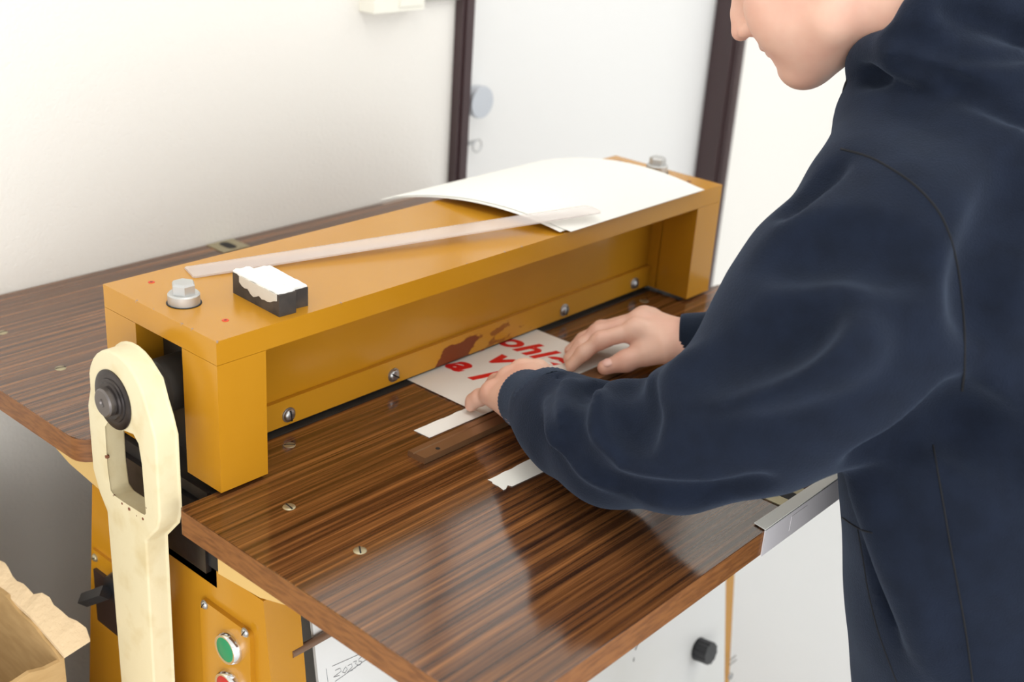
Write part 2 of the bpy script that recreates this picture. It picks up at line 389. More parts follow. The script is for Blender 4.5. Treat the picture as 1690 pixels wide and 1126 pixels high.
def slotplate(x0, x1, y0, y1, par):
    bm = bmesh.new(); bx(bm, x0, x1, y0, y1, .0, .0012)
    xm = (x0+x1)/2; bmesh_pts = rrect(xm-.0075, xm+.0075, y0+.006, y1-.006, (.007,)*4)
    prism(bm, [(x, y, .0011) for x, y in bmesh_pts], (0, 0, .0004), 1)
    fin('slot_plate', bm, ['nickel', 'black'], par)
slotplate(.372, .417, -.3725, -.325, tf); slotplate(.388, .432, .525, .566, tb)
bm = bmesh.new(); prism(bm, [(.3246, -.3608, .0012), (.322, YF-.001, .0012), (.475, YF-.001, .0012), (.475, -.3635, .0012)], (0, 0, .0008))
fin('paper_label', bm, 'paper', tf)
bm = bmesh.new(); bx(bm, .322, .475, YF-.0016, YF-.0003, -.0268, .0006); bx(bm, .37, .40, YF-.002, YF-.0016, -.02, -.004); fin('tape_strip', bm, 'tape', tf, bevel=.0003)
# thin light scratch along the rear table
bm = bmesh.new(); a, b = atz(632, 337, .0003), atz(706, 319, .0003); tube(bm, [a, b], .0011, n=4); fin('scratch', bm, mat('scratch', srgb(196, 182, 168), .6), tb)

# bed between the tables
bm = bmesh.new(); bx(bm, .0, L_, .012, .166, -.105, -.004); fin('bed_casting', bm, 'dark', mach, bevel=.002)
bm = bmesh.new(); bx(bm, -.006, .0, .02, .158, -.09, -.018); bx(bm, -.004, 0, .016, .07, -.012, -.002); fin('bed_end_plate', bm, 'oiled', mach, bevel=.001)
bm = bmesh.new(); bx(bm, .055, L_-.055, .0575, .078, -.003, .0008); fin('crease_bed', bm, 'dark', mach)
bm = bmesh.new(); bx(bm, -.003, L_+.003, -.004, .182, -.082, -.0265); fin('table_bearer', bm, 'black', mach)

# lever arm, its slot a real opening
xf, xb = -.0465, -.0245
cy, cz = .088, .079
outer = [(.115, -.62), (.119, -.05), (.130, -.034), (.1385, -.012), (.1385, .056), (.132, .075)]
for a in np.linspace(15, 165, 14): outer.append((cy-.002+.0475*math.cos(math.radians(a)), cz+.0475*math.sin(math.radians(a))))
outer += [(.034, .078), (.0285, .062), (.0285, -.016), (.033, -.030), (.054, -.053), (.060, -.62)]
inner = [(.111, -.024), (.1135, .0), (.1125, .045), (.106, .053), (.093, .056), (.078, .0555), (.062, .058), (.053, .05), (.0495, .03), (.048, -.022), (.051, -.026), (.058, -.027), (.085, -.028), (.104, -.028)]
bm = bmesh.new()
def face_with_hole(bm, x, bev):
    vo = [bm.verts.new((x, y, z)) for y, z in outer]; vi = [bm.verts.new((x, y, z)) for y, z in inner]
    es = [bm.edges.new((v[i], v[(i+1) % len(v)])) for v in (vo, vi) for i in range(len(v))]
    bmesh.ops.triangle_fill(bm, use_beauty=True, use_dissolve=False, edges=es)
    return vo, vi
A = face_with_hole(bm, xf, 0); B = face_with_hole(bm, xb, 0)
for p, q in zip(A, B):
    for i in range(len(p)):
        j = (i+1) % len(p); bm.faces.new([p[i], p[j], q[j], q[i]])
bmesh.ops.dissolve_limit(bm, angle_limit=.01, verts=bm.verts, edges=bm.edges)
lathe(bm, (xb-.004, cy, cz), (1, 0, 0), [(0, .036), (.006, .036), (.012, .033)], n=36)
lever = fin('lever', bm, 'cream', mach, smooth=40, bevel=.0028, seg=3); tag(lever, 'cream painted cast lever with a long open slot')
bm = bmesh.new(); lathe(bm, (xf+.001, cy+.004, cz-.0005), (-1, 0, 0), [(0, .0285), (.0022, .0285), (.0028, .0275), (.0028, .021), (.0042, .0205), (.0044, .0178), (.006, .017)], n=40); fin('washer', bm, 'oiled', lever)
bm = bmesh.new(); lathe(bm, (xf-.004, cy+.004, cz-.0005), (-1, 0, 0), [(0, .0135), (.006, .0135), (.0075, .012), (.0075, .004), (.006, .003)], n=32); fin('bolt', bm, mat('worn_bolt', srgb(120, 114, 112), .35, .9), lever)
bm = bmesh.new()
for (y, z) in ((.1115, .012), (.1045, -.0265), (.078, -.029), (.09, -.0285), (.056, -.0295), (.0495, -.015), (.0665, -.031)):
    bmesh.ops.create_icosphere(bm, subdivisions=1, radius=rng.uniform(.0012, .0026), matrix=Matrix.Translation((xf+.0008, y, z)))
tag(fin('paint_chip', bm, 'chip', lever), kind='stuff')
bm = bmesh.new(); lathe(bm, (.03, cy, cz), (-1, 0, 0), [(0, .026), (.034, .026), (.036, .024), (.05, .024)], n=40); fin('pivot_shaft', bm, 'dark', mach)

# pedestals, flared towards the floor
def pedestal(x0, x1):
    zt, zb = -.03, FLOOR
    f = lambda z: -.057+.145*(z+.075); g = lambda z: .226-.19*(z+.085)
    bm = bmesh.new()
    P = [(x0, f(-.0835), -.0835), (x0, f(zb)+.03, zb), (x0, g(zb)-.03, zb), (x0, g(-.085), -.085), (x0, .16, -.0835)]
    prism(bm, P, (x1-x0, 0, 0)); return fin('pedestal', bm, 'ochre', mach, bevel=.008, seg=4)
pl = pedestal(.0, .04); pedestal(.7965, .826)
# table brackets (arched plates)
def bracket(x0, x1, pts):
    bm = bmesh.new(); prism(bm, [(x0, y, z) for y, z in pts], (x1-x0, 0, 0)); fin('table_bracket', bm, 'pale_ochre', mach, bevel=.001)
for x0 in (-.005, L_-.025):
    bracket(x0, x0+.02, [(.002, -.0262), (-.17, -.0262), (-.165, -.034), (-.135, -.050), (-.10, -.064), (-.06, -.076), (.002, -.0815)])
    bracket(x0, x0+.02, [(.176, -.0262), (.37, -.0262), (.36, -.035), (.32, -.055), (.26, -.073), (.176, -.083)])
# front panel between the pedestals (leans out like them)
def pan(x, z, d=0): return (x, -.048+.145*(z+.075)-d, z)
bm = bmesh.new(); P = [pan(.058, -.06), pan(.796, -.06), pan(.796, -.84), pan(.058, -.84)]; prism(bm, P, (0, .004, 0))
panel = fin('cover_panel', bm, 'white', mach); tag(panel, 'white sheet metal front panel')
bm = bmesh.new(); bx(bm, .03, L_-.01, .04, .05, -.84, -.06); fin('lining_panel', bm, 'white', mach)
def onpanel(px, py):
    d = ray(px, py); n = np.array([0, 1, -.145]); k = -.048+.145*.075
    return CAM+d*((k-n@CAM)/(n@d))
pn = np.array([0, -1, .145]); pn /= np.linalg.norm(pn)
kp = onpanel(1152, 1071)
bm = bmesh.new(); prof = []
lathe(bm, kp, pn, [(0, .017), (.002, .017)], n=24)
u, v, a = basis(pn)
ring = [(math.cos(t)*(.0165 if k % 3 else .0150), math.sin(t)*(.0165 if k % 3 else .0150)) for k, t in enumerate(np.linspace(0, 2*math.pi, 31)[:-1])]
prism(bm, [kp+a*.002+x*u+y*v for x, y in ring], a*.02)
fin('control_knob', bm, 'blackplastic', panel, bevel=.0008, seg=1)
screw('screw', onpanel(1205, 1116), pn, .005, .003, panel, 'steel')
bm = bmesh.new()
def stroke(bm, pts, r): tube(bm, [onpanel(*p)+pn*.0003 for p in pts], r, n=4)
for p in ([(538, 1104), (541, 1126)], [(548, 1100), (600, 1077)], [(553, 1125), (610, 1085)],
          [(553, 1107), (561, 1103), (563, 1108), (550, 1118), (560, 1115)],
          [(568, 1104), (565, 1110), (569, 1111), (573, 1105), (570, 1101), (568, 1104)],
          [(574, 1099), (580, 1096), (581, 1101), (573, 1110), (582, 1106)],
          [(583, 1093), (588, 1091), (586, 1096), (590, 1097), (585, 1104)],
          [(597, 1084), (592, 1088), (592, 1092), (597, 1092), (594, 1098), (590, 1098)]):
    stroke(bm, p, .00032)
fin('pencil_note', bm, 'pencil', panel)
scuff = mat('scuff', srgb(70, 66, 64), .8)
for p in ([(1205, 1090), (1214, 1082)], [(1203, 1098), (1215, 1089)], [(1048, 1073), (1052, 1062)], [(1045, 1092), (1046, 1086)]):
    bm = bmesh.new(); stroke(bm, p, .0008); fin('scuff_mark', bm, scuff, panel)
bm = bmesh.new(); a, b = onp(481, 1080, 1, -.064), onp(560, 1036, 1, -.064); tube(bm, [a, b], .0042, n=12); fin('brace_rod', bm, mat('brown_rod', srgb(120, 92, 72), .5), mach)

# push buttons on a raised plate
def onx(px, py, x): return onp(px, py, 0, x)
c0, c1, c2 = onx(333, 992, -.004), onx(412, 1040, -.004), onx(332, 1126, -.004)
bm = bmesh.new(); yl, yr_, zt = c0[1]+.002, c1[1]-.001, -.125
P = rrect(yr_, yl, -.30, zt, (.006, .006, .006, .006)); prism(bm, [(-.005, y, z) for y, z in P], (.0055, 0, 0))
bp = fin('button_plate', bm, 'ochre', mach, bevel=.0012)
for px, py in ((338, 998), (405, 1044)):
    p = onx(px, py, -.005); screw('screw', (-.005, p[1], p[2]), (-1, 0, 0), .0042, .003, bp, 'steel', 1.0)
for (px, py), ma, nm in (((371, 1073), 'green', 'green_button'), ((371, 1136), 'red', 'red_button')):
    p = onx(px, py, -.012)
    bm = bmesh.new(); lathe(bm, (-.005, p[1], p[2]), (-1, 0, 0), [(0, .0172), (.0015, .0172), (.006, .0160), (.0075, .0150), (.0072, .0128)], n=40)
    lathe(bm, (-.005, p[1], p[2]), (-1, 0, 0), [(.004, .0128), (.0071, .0128), (.0078, .0115)], n=40, mi=1)
    o = fin(nm, bm, ['chrome', ma], bp, smooth=40); tag(o, 'green start button in a chrome ring' if ma == 'green' else 'red stop button in a chrome ring')
# rotary switch on the left
sw = None
p0, p1 = onx(152, 897, -.003), onx(205, 1015, -.003)
bm = bmesh.new(); yy0, yy1 = p0[1]-.085, p0[1]
prism(bm, [(-.0035, yy0, -.165), (-.0035, yy1, -.165), (-.0035, yy1+.003, -.262), (-.0035, yy0, -.262)], (.004, 0, 0)); sw = fin('switch_plate', bm, 'ochre', mach, bevel=.001)
bm = bmesh.new(); bx(bm, -.0075, -.0033, yy0+.006, yy1-.006, -.252, -.186); fin('switch_face', bm, mat('brown_bakelite', srgb(52, 38, 34), .35), sw, bevel=.001)
p = onx(188, 968, -.01); pc = np.array([-.0075, p[1]-.004, p[2]])
bm = bmesh.new(); lathe(bm, pc, (-1, 0, 0), [(0, .017), (.008, .015), (.0085, .001)], n=28)
q = onx(136, 992, -.024)
tube(bm, [pc+np.array([-.014, 0, 0]), np.array([-.022, q[1], q[2]])], .008, n=4)
fin('switch_handle', bm, 'blackplastic', sw, bevel=.0008, seg=1)
p = onx(154, 901, -.0035); screw('screw', (-.0035, p[1]-.002, -.174), (-1, 0, 0), .004, .003, sw, 'nickel')

# guide bar screwed on the table
gx0, gx1 = .1785, .56
bm = bmesh.new()
prism(bm, [(gx0, -.056, .0), (gx0, -.080, .0), (gx0, -.080, .0065), (gx0, -.0665, .0065), (gx0, -.0655, .0048), (gx0, -.0645, .0048), (gx0, -.0635, .0058), (gx0, -.057, .0058)], (gx1-gx0, 0, 0))
for x in (.202, .536): lathe(bm, (x, -.0745, .0064), (0, 0, 1), [(0, .0024), (.0003, .0024)], n=14, mi=1)
gb = fin('guide_bar', bm, ['brass', 'black'], mach, bevel=.0004, seg=1); tag(gb, 'brown metal guide bar')

# ------------------------------------------------------------------ loose things
def sheet(name, pts, z, th, ma, label, cat, par=None):
    bm = bmesh.new(); prism(bm, [(x, y, z) for x, y in pts], (0, 0, th)); o = fin(name, bm, ma, par, smooth=None)
    if label: tag(o, label, cat)
    return o
def torn(a, b, n, amp, seed):
    g = random.Random(seed); a = np.array(a); b = np.array(b); d = b-a; nn = np.array([-d[1], d[0]])/np.linalg.norm(d)
    return [tuple(a+d*k/n+nn*g.uniform(-amp, amp)*(0 < k < n)) for k in range(n+1)]
sheet('paper_strip', torn((.2188, -.0240), (.571, -.0255), 40, .0007, 3)+torn((.5705, -.0515), (.2196, -.0455), 2, 0, 1), .0004, .0004, 'paper',
      'long white paper strip under the printed sheet and both hands', 'paper strip')
sheet('paper_strip', [tuple(atz(x, y, .0006)[:2]) for x, y in ((805, 792), (812, 795), (813, 798), (823, 803), (831, 809), (835, 807), (838, 801), (845, 803))]+[(.2600, -.1682), (.46, -.1690)]+torn((.46, -.1440), (.2040, -.1428), 26, .0006, 8), .0004, .0004, 'paper',
      'short white paper strip with a notched torn end, nearest the front edge of the table', 'paper strip')
prt = sheet('printed_sheet', [(.2965, -.0478), (.5165, -.0478), (.5165, .20), (.2965, .20)], .0012, .0004, 'paper2',
            'white sheet with large red letters under the machine beam', 'printed sheet')
def letters(txt, x, y, size):
    cu = bpy.data.curves.new('txt', 'FONT'); cu.body = txt; cu.size = size; cu.shear = .28; cu.offset = size*.036; cu.extrude = .00012; cu.space_character = 1.05
    to = bpy.data.objects.new('txt', cu); C.objects.link(to); bpy.context.view_layer.update()
    me = bpy.data.meshes.new_from_object(to.evaluated_get(bpy.context.evaluated_depsgraph_get()))
    bpy.data.objects.remove(to)
    R_ = Matrix.Rotation(-math.pi/2, 4, 'Z'); me.transform(Matrix.Translation((x, y, .00175)) @ R_)
    bm = bmesh.new(); bm.from_mesh(me); bpy.data.meshes.remove(me)
    bmesh.ops.remove_doubles(bm, verts=bm.verts, dist=1e-6); todo = set(bm.verts)
    isl = []
    while todo:
        st = [todo.pop()]; grp = set(st)
        while st:
            for e in st.pop().link_edges:
                for v in e.verts:
                    if v in todo: todo.discard(v); grp.add(v); st.append(v)
        isl.append({v.index for v in grp})
    bm.verts.index_update()
    for g_ in isl:      # one object for each letter
        b2 = bm.copy(); b2.verts.ensure_lookup_table()
        bmesh.ops.delete(b2, geom=[v for v in b2.verts if v.index not in g_], context='VERTS')
        fin('letter', b2, 'ink', prt, smooth=None)
    bm.free()
letters('ohle', .4490, .0745, .050)
letters('e', .4020, .0935, .051)
letters('v', .4020, .0480, .053)
letters('a', .3535, .0660, .052)
letters('l', .3520, .0265, .053)

# white sheets lying on the beam, lifted and drooping at the back
def arch_sheet(name, cs, lift, label):
    """cs: four plan corners front-left, front-right, back-right, back-left"""
    bm = bmesh.new(); n = 18; g = []
    for j in range(n+1):
        row = []
        for i in range(7):
            s, t = i/6, j/n
            p = (1-t)*((1-s)*np.array(cs[0])+s*np.array(cs[1]))+t*((1-s)*np.array(cs[3])+s*np.array(cs[2]))
            y = p[1]; z = H_+lift+(.1946*y-1.05*y*y if y > 0 else .02*y)
            row.append((p[0], y, z))
        g.append(row)
    top = [[bm.verts.new((x, y, z+.0005)) for x, y, z in r] for r in g]; bot = [[bm.verts.new(v) for v in r] for r in g]
    for j in range(n):
        for i in range(6):
            bm.faces.new([top[j][i], top[j][i+1], top[j+1][i+1], top[j+1][i]]); bm.faces.new([bot[j][i], bot[j+1][i], bot[j+1][i+1], bot[j][i+1]])
    for j in range(n):
        for i, s in ((0, 0), (6, 1)): bm.faces.new([top[j][i], top[j+1][i], bot[j+1][i], bot[j][i]])
    for i in range(6):
        for j in (0, n): bm.faces.new([top[j][i], top[j][i+1], bot[j][i+1], bot[j][i]])
    return tag(fin(name, bm, 'paper', None, smooth=40), label, 'card sheet')
arch_sheet('card_sheet', [(.465, .002), (.735, .004), (.742, .268), (.432, .262)], .0022, 'lower white card sheet on the beam, its edge just showing under another')
arch_sheet('card_sheet', [(.4745, -.0065), (.7475, -.0055), (.7375, .256), (.437, .252)], .0034, 'upper white card sheet on the beam, under the end of the ruler')

# ruler: 50 cm clear plastic
a0, a1 = atz(311, 449.5, H_+.001)[:2], atz(981, 345, H_+.0158)[:2]
d = (a1-a0)/np.linalg.norm(a1-a0); nn = np.array([-d[1], d[0]]); hw = .0158
def zr(s): return H_+.0002+s*.0312     # its far end rests on the sheets
ru = empty('plastic_ruler', (a0[0], a0[1], H_)); tag(ru, 'long clear plastic ruler lying across the ochre beam', 'ruler')
bm = bmesh.new(); Lr = np.linalg.norm(a1-a0); rows = []
prof = [(-hw, .0), (hw, .0), (hw, .0010), (hw-.009, .0024), (-hw+.003, .0024), (-hw, .0018)]
S_ = [0, .002]+list(np.linspace(.02, Lr-.02, 12))+[Lr-.002, Lr]
for k, s in enumerate(S_):
    sh = .82 if k in (0, len(S_)-1) else 1
    rows.append([bm.verts.new((*(a0+d*s+nn*q*sh), zr(s)+h)) for q, h in prof])
for i in range(len(rows)-1):
    for k in range(6): bm.faces.new([rows[i][k], rows[i][(k+1) % 6], rows[i+1][(k+1) % 6], rows[i+1][k]])
bm.faces.new(rows[0]); bm.faces.new(rows[-1][::-1]); fin('ruler_body', bm, 'plastic', ru, smooth=20)
bm = bmesh.new()
for k in range(101):
    s = .008+k*.005; ln = .006 if k % 10 == 0 else (.0045 if k % 2 == 0 else .003)
    if s > Lr-.004: break
    e0, e1 = a0+d*s+nn*(hw-.0005), a0+d*s+nn*(hw-.0005-ln); t = d*.00018
    z = zr(s)+.0013
    prism(bm, [(*(e0-t), z), (*(e0+t), z), (*(e1+t), z+.0009), (*(e1-t), z+.0009)], (0, 0, .00008))
tag(fin('ruler_scale', bm, 'tick', ru), kind='stuff')

# two metal blocks with white putty tops
def block(name, c, ang, ln, wd, ht, seed, label):
    e = empty(name, (c[0], c[1], H_)); tag(e, label, 'metal block', 'coated metal blocks on the beam')
    R_ = Matrix.Translation((c[0], c[1], H_)) @ Matrix.Rotation(ang, 4, 'Z'); g = random.Random(seed)
    bm = bmesh.new(); bx(bm, -wd/2, wd/2, -ln/2, ln/2, 0, ht); bm.transform(R_); fin('block_body', bm, 'lead', e, bevel=.0006)
    bm = bmesh.new(); nx, ny = 5, 14
    V = [[bm.verts.new((-wd/2*.99+wd*.99*i/nx+g.uniform(-.0006, .0006), -ln/2+ln*j/ny+g.uniform(-.001, .001)+(.0015 if j == 0 else 0), ht+.0015+g.uniform(0, .0013)*(0 < i < nx))) for i in range(nx+1)] for j in range(ny+1)]
    B_ = [[bm.verts.new((v.co.x, v.co.y, ht-.0004)) for v in r] for r in V]
    for j in range(ny):
        for i in range(nx): bm.faces.new([V[j][i], V[j][i+1], V[j+1][i+1], V[j+1][i]])
    for j in range(ny):
        for i in (0, nx): bm.faces.new([V[j][i], V[j+1][i], B_[j+1][i], B_[j][i]])
    for i in range(nx):
        for j in (0, ny): bm.faces.new([V[j][i], V[j][i+1], B_[j][i+1], B_[j][i]])
    bm.transform(R_); fin('putty_top', bm, 'putty', e, smooth=None)
    bm = bmesh.new()   # smear running down the long side
    ys = np.linspace(-ln/2+.003, ln/2-.012, 14)
    lo = [ht-.004-.009*max(0.02, math.sin(math.pi*(k+.7)/14.4))**.6*g.uniform(.6, 1.15) for k in range(14)]
    prism(bm, [(-wd/2-.0001, y, z) for y, z in zip(ys, lo)]+[(-wd/2-.0001, y, ht) for y in ys[::-1]], (-.0009, 0, 0)); bm.transform(R_)
    fin('putty_smear', bm, mat('dirty_putty', srgb(206, 198, 184), .9, bump=(200, .5, .001)), e)
    return e
block('coated_block', (.0865, .0455), -.06, .074, .0185, .021, 2, 'dark metal block with white crust, the nearer one to the beam end bolt')
block('coated_block', (.1072, .0470), -.10, .064, .0175, .0185, 9, 'dark metal block with white crust, the farther one from the beam end bolt')

# cardboard box at the lower left
bxr = -.073; box = empty('cardboard_box', (-.27, .36, FLOOR)); tag(box, 'open brown cardboard box with torn top edges, lower left corner', 'cardboard box')
yfb = .178; ztop = -.236
g = random.Random(4)
def wallprism(nm, loop, vec, ma='card'):
    bm = bmesh.new(); prism(bm, loop, vec); return fin(nm, bm, ma, box, smooth=None)
right = [(bxr, .545, FLOOR+.003), (bxr, yfb, FLOOR+.003), (bxr, yfb, ztop-.004)]
for k in range(1, 25):
    y = yfb+(.545-yfb)*k/24; right.append((bxr, y, ztop+.012*min(1, k/4)+.012*(k/24)+g.uniform(-.004, .004)))
wallprism('box_wall', right, (-.005, 0, 0))
front = [(bxr-.005, yfb, FLOOR+.003), (-.47, yfb, FLOOR+.003)]
for k in range(25): front.append((-.47+(bxr-.005+.47)*k/24, yfb, ztop-.012+.008*(k/24)+g.uniform(-.003, .003)))
wallprism('box_wall', front, (0, .005, 0))
wallprism('box_wall', [(bxr-.005, .545, FLOOR+.003), (-.47, .545, FLOOR+.003), (-.47, .545, ztop), (bxr-.005, .545, ztop)], (0, -.005, 0))
wallprism('box_wall', [(-.47, yfb+.005, FLOOR+.003), (-.47, .54, FLOOR+.003), (-.47, .54, ztop), (-.47, yfb+.005, ztop)], (.005, 0, 0))
wallprism('box_bottom', [(bxr-.005, yfb+.005, FLOOR+.003), (-.465, yfb+.005, FLOOR+.003), (-.465, .54, FLOOR+.003), (bxr-.005, .54, FLOOR+.003)], (0, 0, .005))
# torn flap stub folding outwards along the right wall
bm = bmesh.new(); n = 34; A_, B_ = [], []
for k in range(n+1):
    y = yfb-.004+(.545-yfb)*k/n; z0 = ztop+.012*min(1, k/6)+.012*(k/n)
    wd = (.034-.016*min(1, k/10)+g.uniform(-.004, .004))*(1 if k else .8)
    A_.append((bxr-.002, y, z0-.002)); B_.append((bxr+wd*.8, y-.01*max(0, 1-k/5), z0+wd*.45+g.uniform(-.002, .002)))
V1 = [bm.verts.new(v) for v in A_]; V2 = [bm.verts.new(v) for v in B_]; V3 = [bm.verts.new((x, y, z+.0035)) for x, y, z in A_]; V4 = [bm.verts.new((x, y, z+.003)) for x, y, z in B_]
for k in range(n):
    bm.faces.new([V1[k], V1[k+1], V2[k+1], V2[k]]); bm.faces.new([V3[k], V4[k], V4[k+1], V3[k+1]])
    bm.faces.new([V2[k], V2[k+1], V4[k+1], V4[k]]); bm.faces.new([V1[k], V3[k], V3[k+1], V1[k+1]])
bm.faces.new([V1[0], V2[0], V4[0], V3[0]]); bm.faces.new([V1[n], V3[n], V4[n], V2[n]])
fin('torn_flap', bm, 'cardlight', box, smooth=None)

# ------------------------------------------------------------------ the person
# Signed-distance modelling: round cones and ellipsoids blended smoothly, meshed with surface nets.
class Field:
    def __init__(s, lo, hi, h):
        s.h = h; s.lo = np.array(lo, np.float32); s.n = np.ceil((np.array(hi)-np.array(lo))/h).astype(int)+1
        s.d = np.full(s.n, 0.05, np.float32)
    def sub(s, lo, hi):
        a = np.clip(np.floor((np.array(lo)-s.lo)/s.h).astype(int), 0, s.n-1); b = np.clip(np.ceil((np.array(hi)-s.lo)/s.h).astype(int)+1, 1, s.n)
        if (b <= a).any(): return None
        ax = [(s.lo[i]+s.h*np.arange(a[i], b[i])).astype(np.float32) for i in range(3)]
        return (slice(a[0], b[0]), slice(a[1], b[1]), slice(a[2], b[2])), ax[0][:, None, None], ax[1][None, :, None], ax[2][None, None, :]
    def apply(s, sl, v, k, op):
        o = s.d[sl]
        if op == 'add':
            if k <= 0: s.d[sl] = np.minimum(o, v); return
            t = np.maximum(k-np.abs(o-v), 0)/k; s.d[sl] = np.minimum(o, v)-t*t*k*.25
        else:
            v = -v; t = np.maximum(k-np.abs(o-v), 0)/max(k, 1e-6); s.d[sl] = np.maximum(o, v)+t*t*k*.25
    def cone(s, a, b, ra, rb, k=.01, op='add'):
        a = np.array(a, float); b = np.array(b, float); m_ = max(ra, rb)+k+3*s.h
        q = s.sub(np.minimum(a, b)-m_, np.maximum(a, b)+m_)
        if q is None: return
        sl, X, Y, Z = q; ab = b-a; L2 = max(float(ab@ab), 1e-12)
        t = np.clip(((X-a[0])*ab[0]+(Y-a[1])*ab[1]+(Z-a[2])*ab[2])/L2, 0, 1)
        v = np.sqrt((X-a[0]-t*ab[0])**2+(Y-a[1]-t*ab[1])**2+(Z-a[2]-t*ab[2])**2)-(ra+(rb-ra)*t)
        s.apply(sl, v, k, op)
    def chain(s, pts, rs, k=.01, op='add'):
        if isinstance(rs, (int, float)): rs = [rs]*len(pts)
        for i in range(len(pts)-1): s.cone(pts[i], pts[i+1], rs[i], rs[i+1], k, op)
    def ell(s, c, r, k=.01, op='add', R=None):
        """R: 3x3 rows = local axes"""
        c = np.array(c, float); r = np.array(r, float); m_ = r.max()+k+3*s.h
        q = s.sub(c-m_, c+m_)
        if q is None: return
        sl, X, Y, Z = q; X = X-c[0]; Y = Y-c[1]; Z = Z-c[2]
        R = np.eye(3) if R is None else R
        p = [(R[i][0]*X+R[i][1]*Y+R[i][2]*Z) for i in range(3)]
        k0 = np.sqrt((p[0]/r[0])**2+(p[1]/r[1])**2+(p[2]/r[2])**2); k1 = np.sqrt((p[0]/r[0]**2)**2+(p[1]/r[1]**2)**2+(p[2]/r[2]**2)**2)
        s.apply(sl, k0*(k0-1)/np.maximum(k1, 1e-6), k, op)
    def below(s, z):   # cut off everything below z
        Z = (s.lo[2]+s.h*np.arange(s.n[2]))[None, None, :]; s.d = np.maximum(s.d, z-Z).astype(np.float32)
    def mesh(s):
        d = s.d; n = s.n; ins = d < 0
        c = np.zeros(n-1, np.int8)
        for i in (0, 1):
            for j in (0, 1):
                for k in (0, 1): c += ins[i:n[0]-1+i, j:n[1]-1+j, k:n[2]-1+k]
        act = (c > 0) & (c < 8); idx = np.argwhere(act); num = np.full(n-1, -1, np.int32); num[act] = np.arange(len(idx))
        acc = np.zeros((len(idx), 3)); cnt = np.zeros(len(idx))
        cor = [(i, j, k) for i in (0, 1) for j in (0, 1) for k in (0, 1)]
        val = {q: d[idx[:, 0]+q[0], idx[:, 1]+q[1], idx[:, 2]+q[2]] for q in cor}
        for q in cor:
            for ax in range(3):
                if q[ax]: continue
                q2 = list(q); q2[ax] = 1; q2 = tuple(q2); a, b = val[q], val[q2]; mk = (a < 0) != (b < 0)
                t = np.where(mk, a/np.where(mk, a-b, 1), 0); P = np.tile(np.array(q, float), (len(idx), 1)); P[:, ax] = t
                acc[mk] += P[mk]; cnt[mk] += 1
        V = s.lo+s.h*(idx+acc/np.maximum(cnt, 1)[:, None]); F_ = []
        for ax in range(3):
            o = [a for a in range(3) if a != ax]
            A = [slice(None)]*3; B = [slice(None)]*3; A[ax] = slice(0, n[ax]-1); B[ax] = slice(1, n[ax])
            cr = ins[tuple(A)] != ins[tuple(B)]; e = np.argwhere(cr); sg = ins[tuple(A)][cr]
            ok = (e[:, o[0]] > 0) & (e[:, o[1]] > 0) & (e[:, o[0]] < n[o[0]]-1) & (e[:, o[1]] < n[o[1]]-1); e = e[ok]; sg = sg[ok]
            def g(a, b):
                t = e.copy(); t[:, o[0]] += a; t[:, o[1]] += b; return num[t[:, 0], t[:, 1], t[:, 2]]
            quad = np.stack([g(-1, -1), g(0, -1), g(0, 0), g(-1, 0)], 1); flip = sg if ax != 1 else ~sg
            quad[~flip] = quad[~flip][:, ::-1]; F_.append(quad)
        return V, np.concatenate(F_)
def relax(V, F_, it):
    e = np.concatenate([F_[:, [0, 1]], F_[:, [1, 2]], F_[:, [2, 3]], F_[:, [3, 0]]]); n = len(V)
    cnt = np.bincount(e[:, 0], minlength=n)+np.bincount(e[:, 1], minlength=n)
    for _ in range(it):
        S = np.stack([np.bincount(e[:, 0], V[e[:, 1], i], n)+np.bincount(e[:, 1], V[e[:, 0], i], n) for i in range(3)], 1)
        V = .5*V+.5*S/np.maximum(cnt, 1)[:, None]
    return V
def to_mesh(name, parts):
    V = np.concatenate([p[0] for p in parts]); off = 0; F_ = []
    for p in parts: F_.append(p[1]+off); off += len(p[0])
    F_ = np.concatenate(F_); me = bpy.data.meshes.new(name)
    me.vertices.add(len(V)); me.vertices.foreach_set('co', V.astype(np.float32).ravel())
    me.loops.add(F_.size); me.loops.foreach_set('vertex_index', F_.astype(np.int32).ravel())
    me.polygons.add(len(F_)); me.polygons.foreach_set('loop_start', np.arange(0, F_.size, 4, dtype=np.int32)); me.polygons.foreach_set('loop_total', np.full(len(F_), 4, np.int32))
    me.update(); me.validate(); return me

A_ = lambda *a: np.array(a, float)
# joints
SH_L, EL_L, WR_L = A_(.385, -.430, .240), at(1100, 735, 1.085), at(880, 660, 1.215)
SH_R, EL_R, WR_R = A_(.665, -.415, .250), A_(.655, -.330, .085), atz(1131, 560, .046)
NECK = A_(.525, -.430, .330); HIP = A_(.52, -.535, -.05)

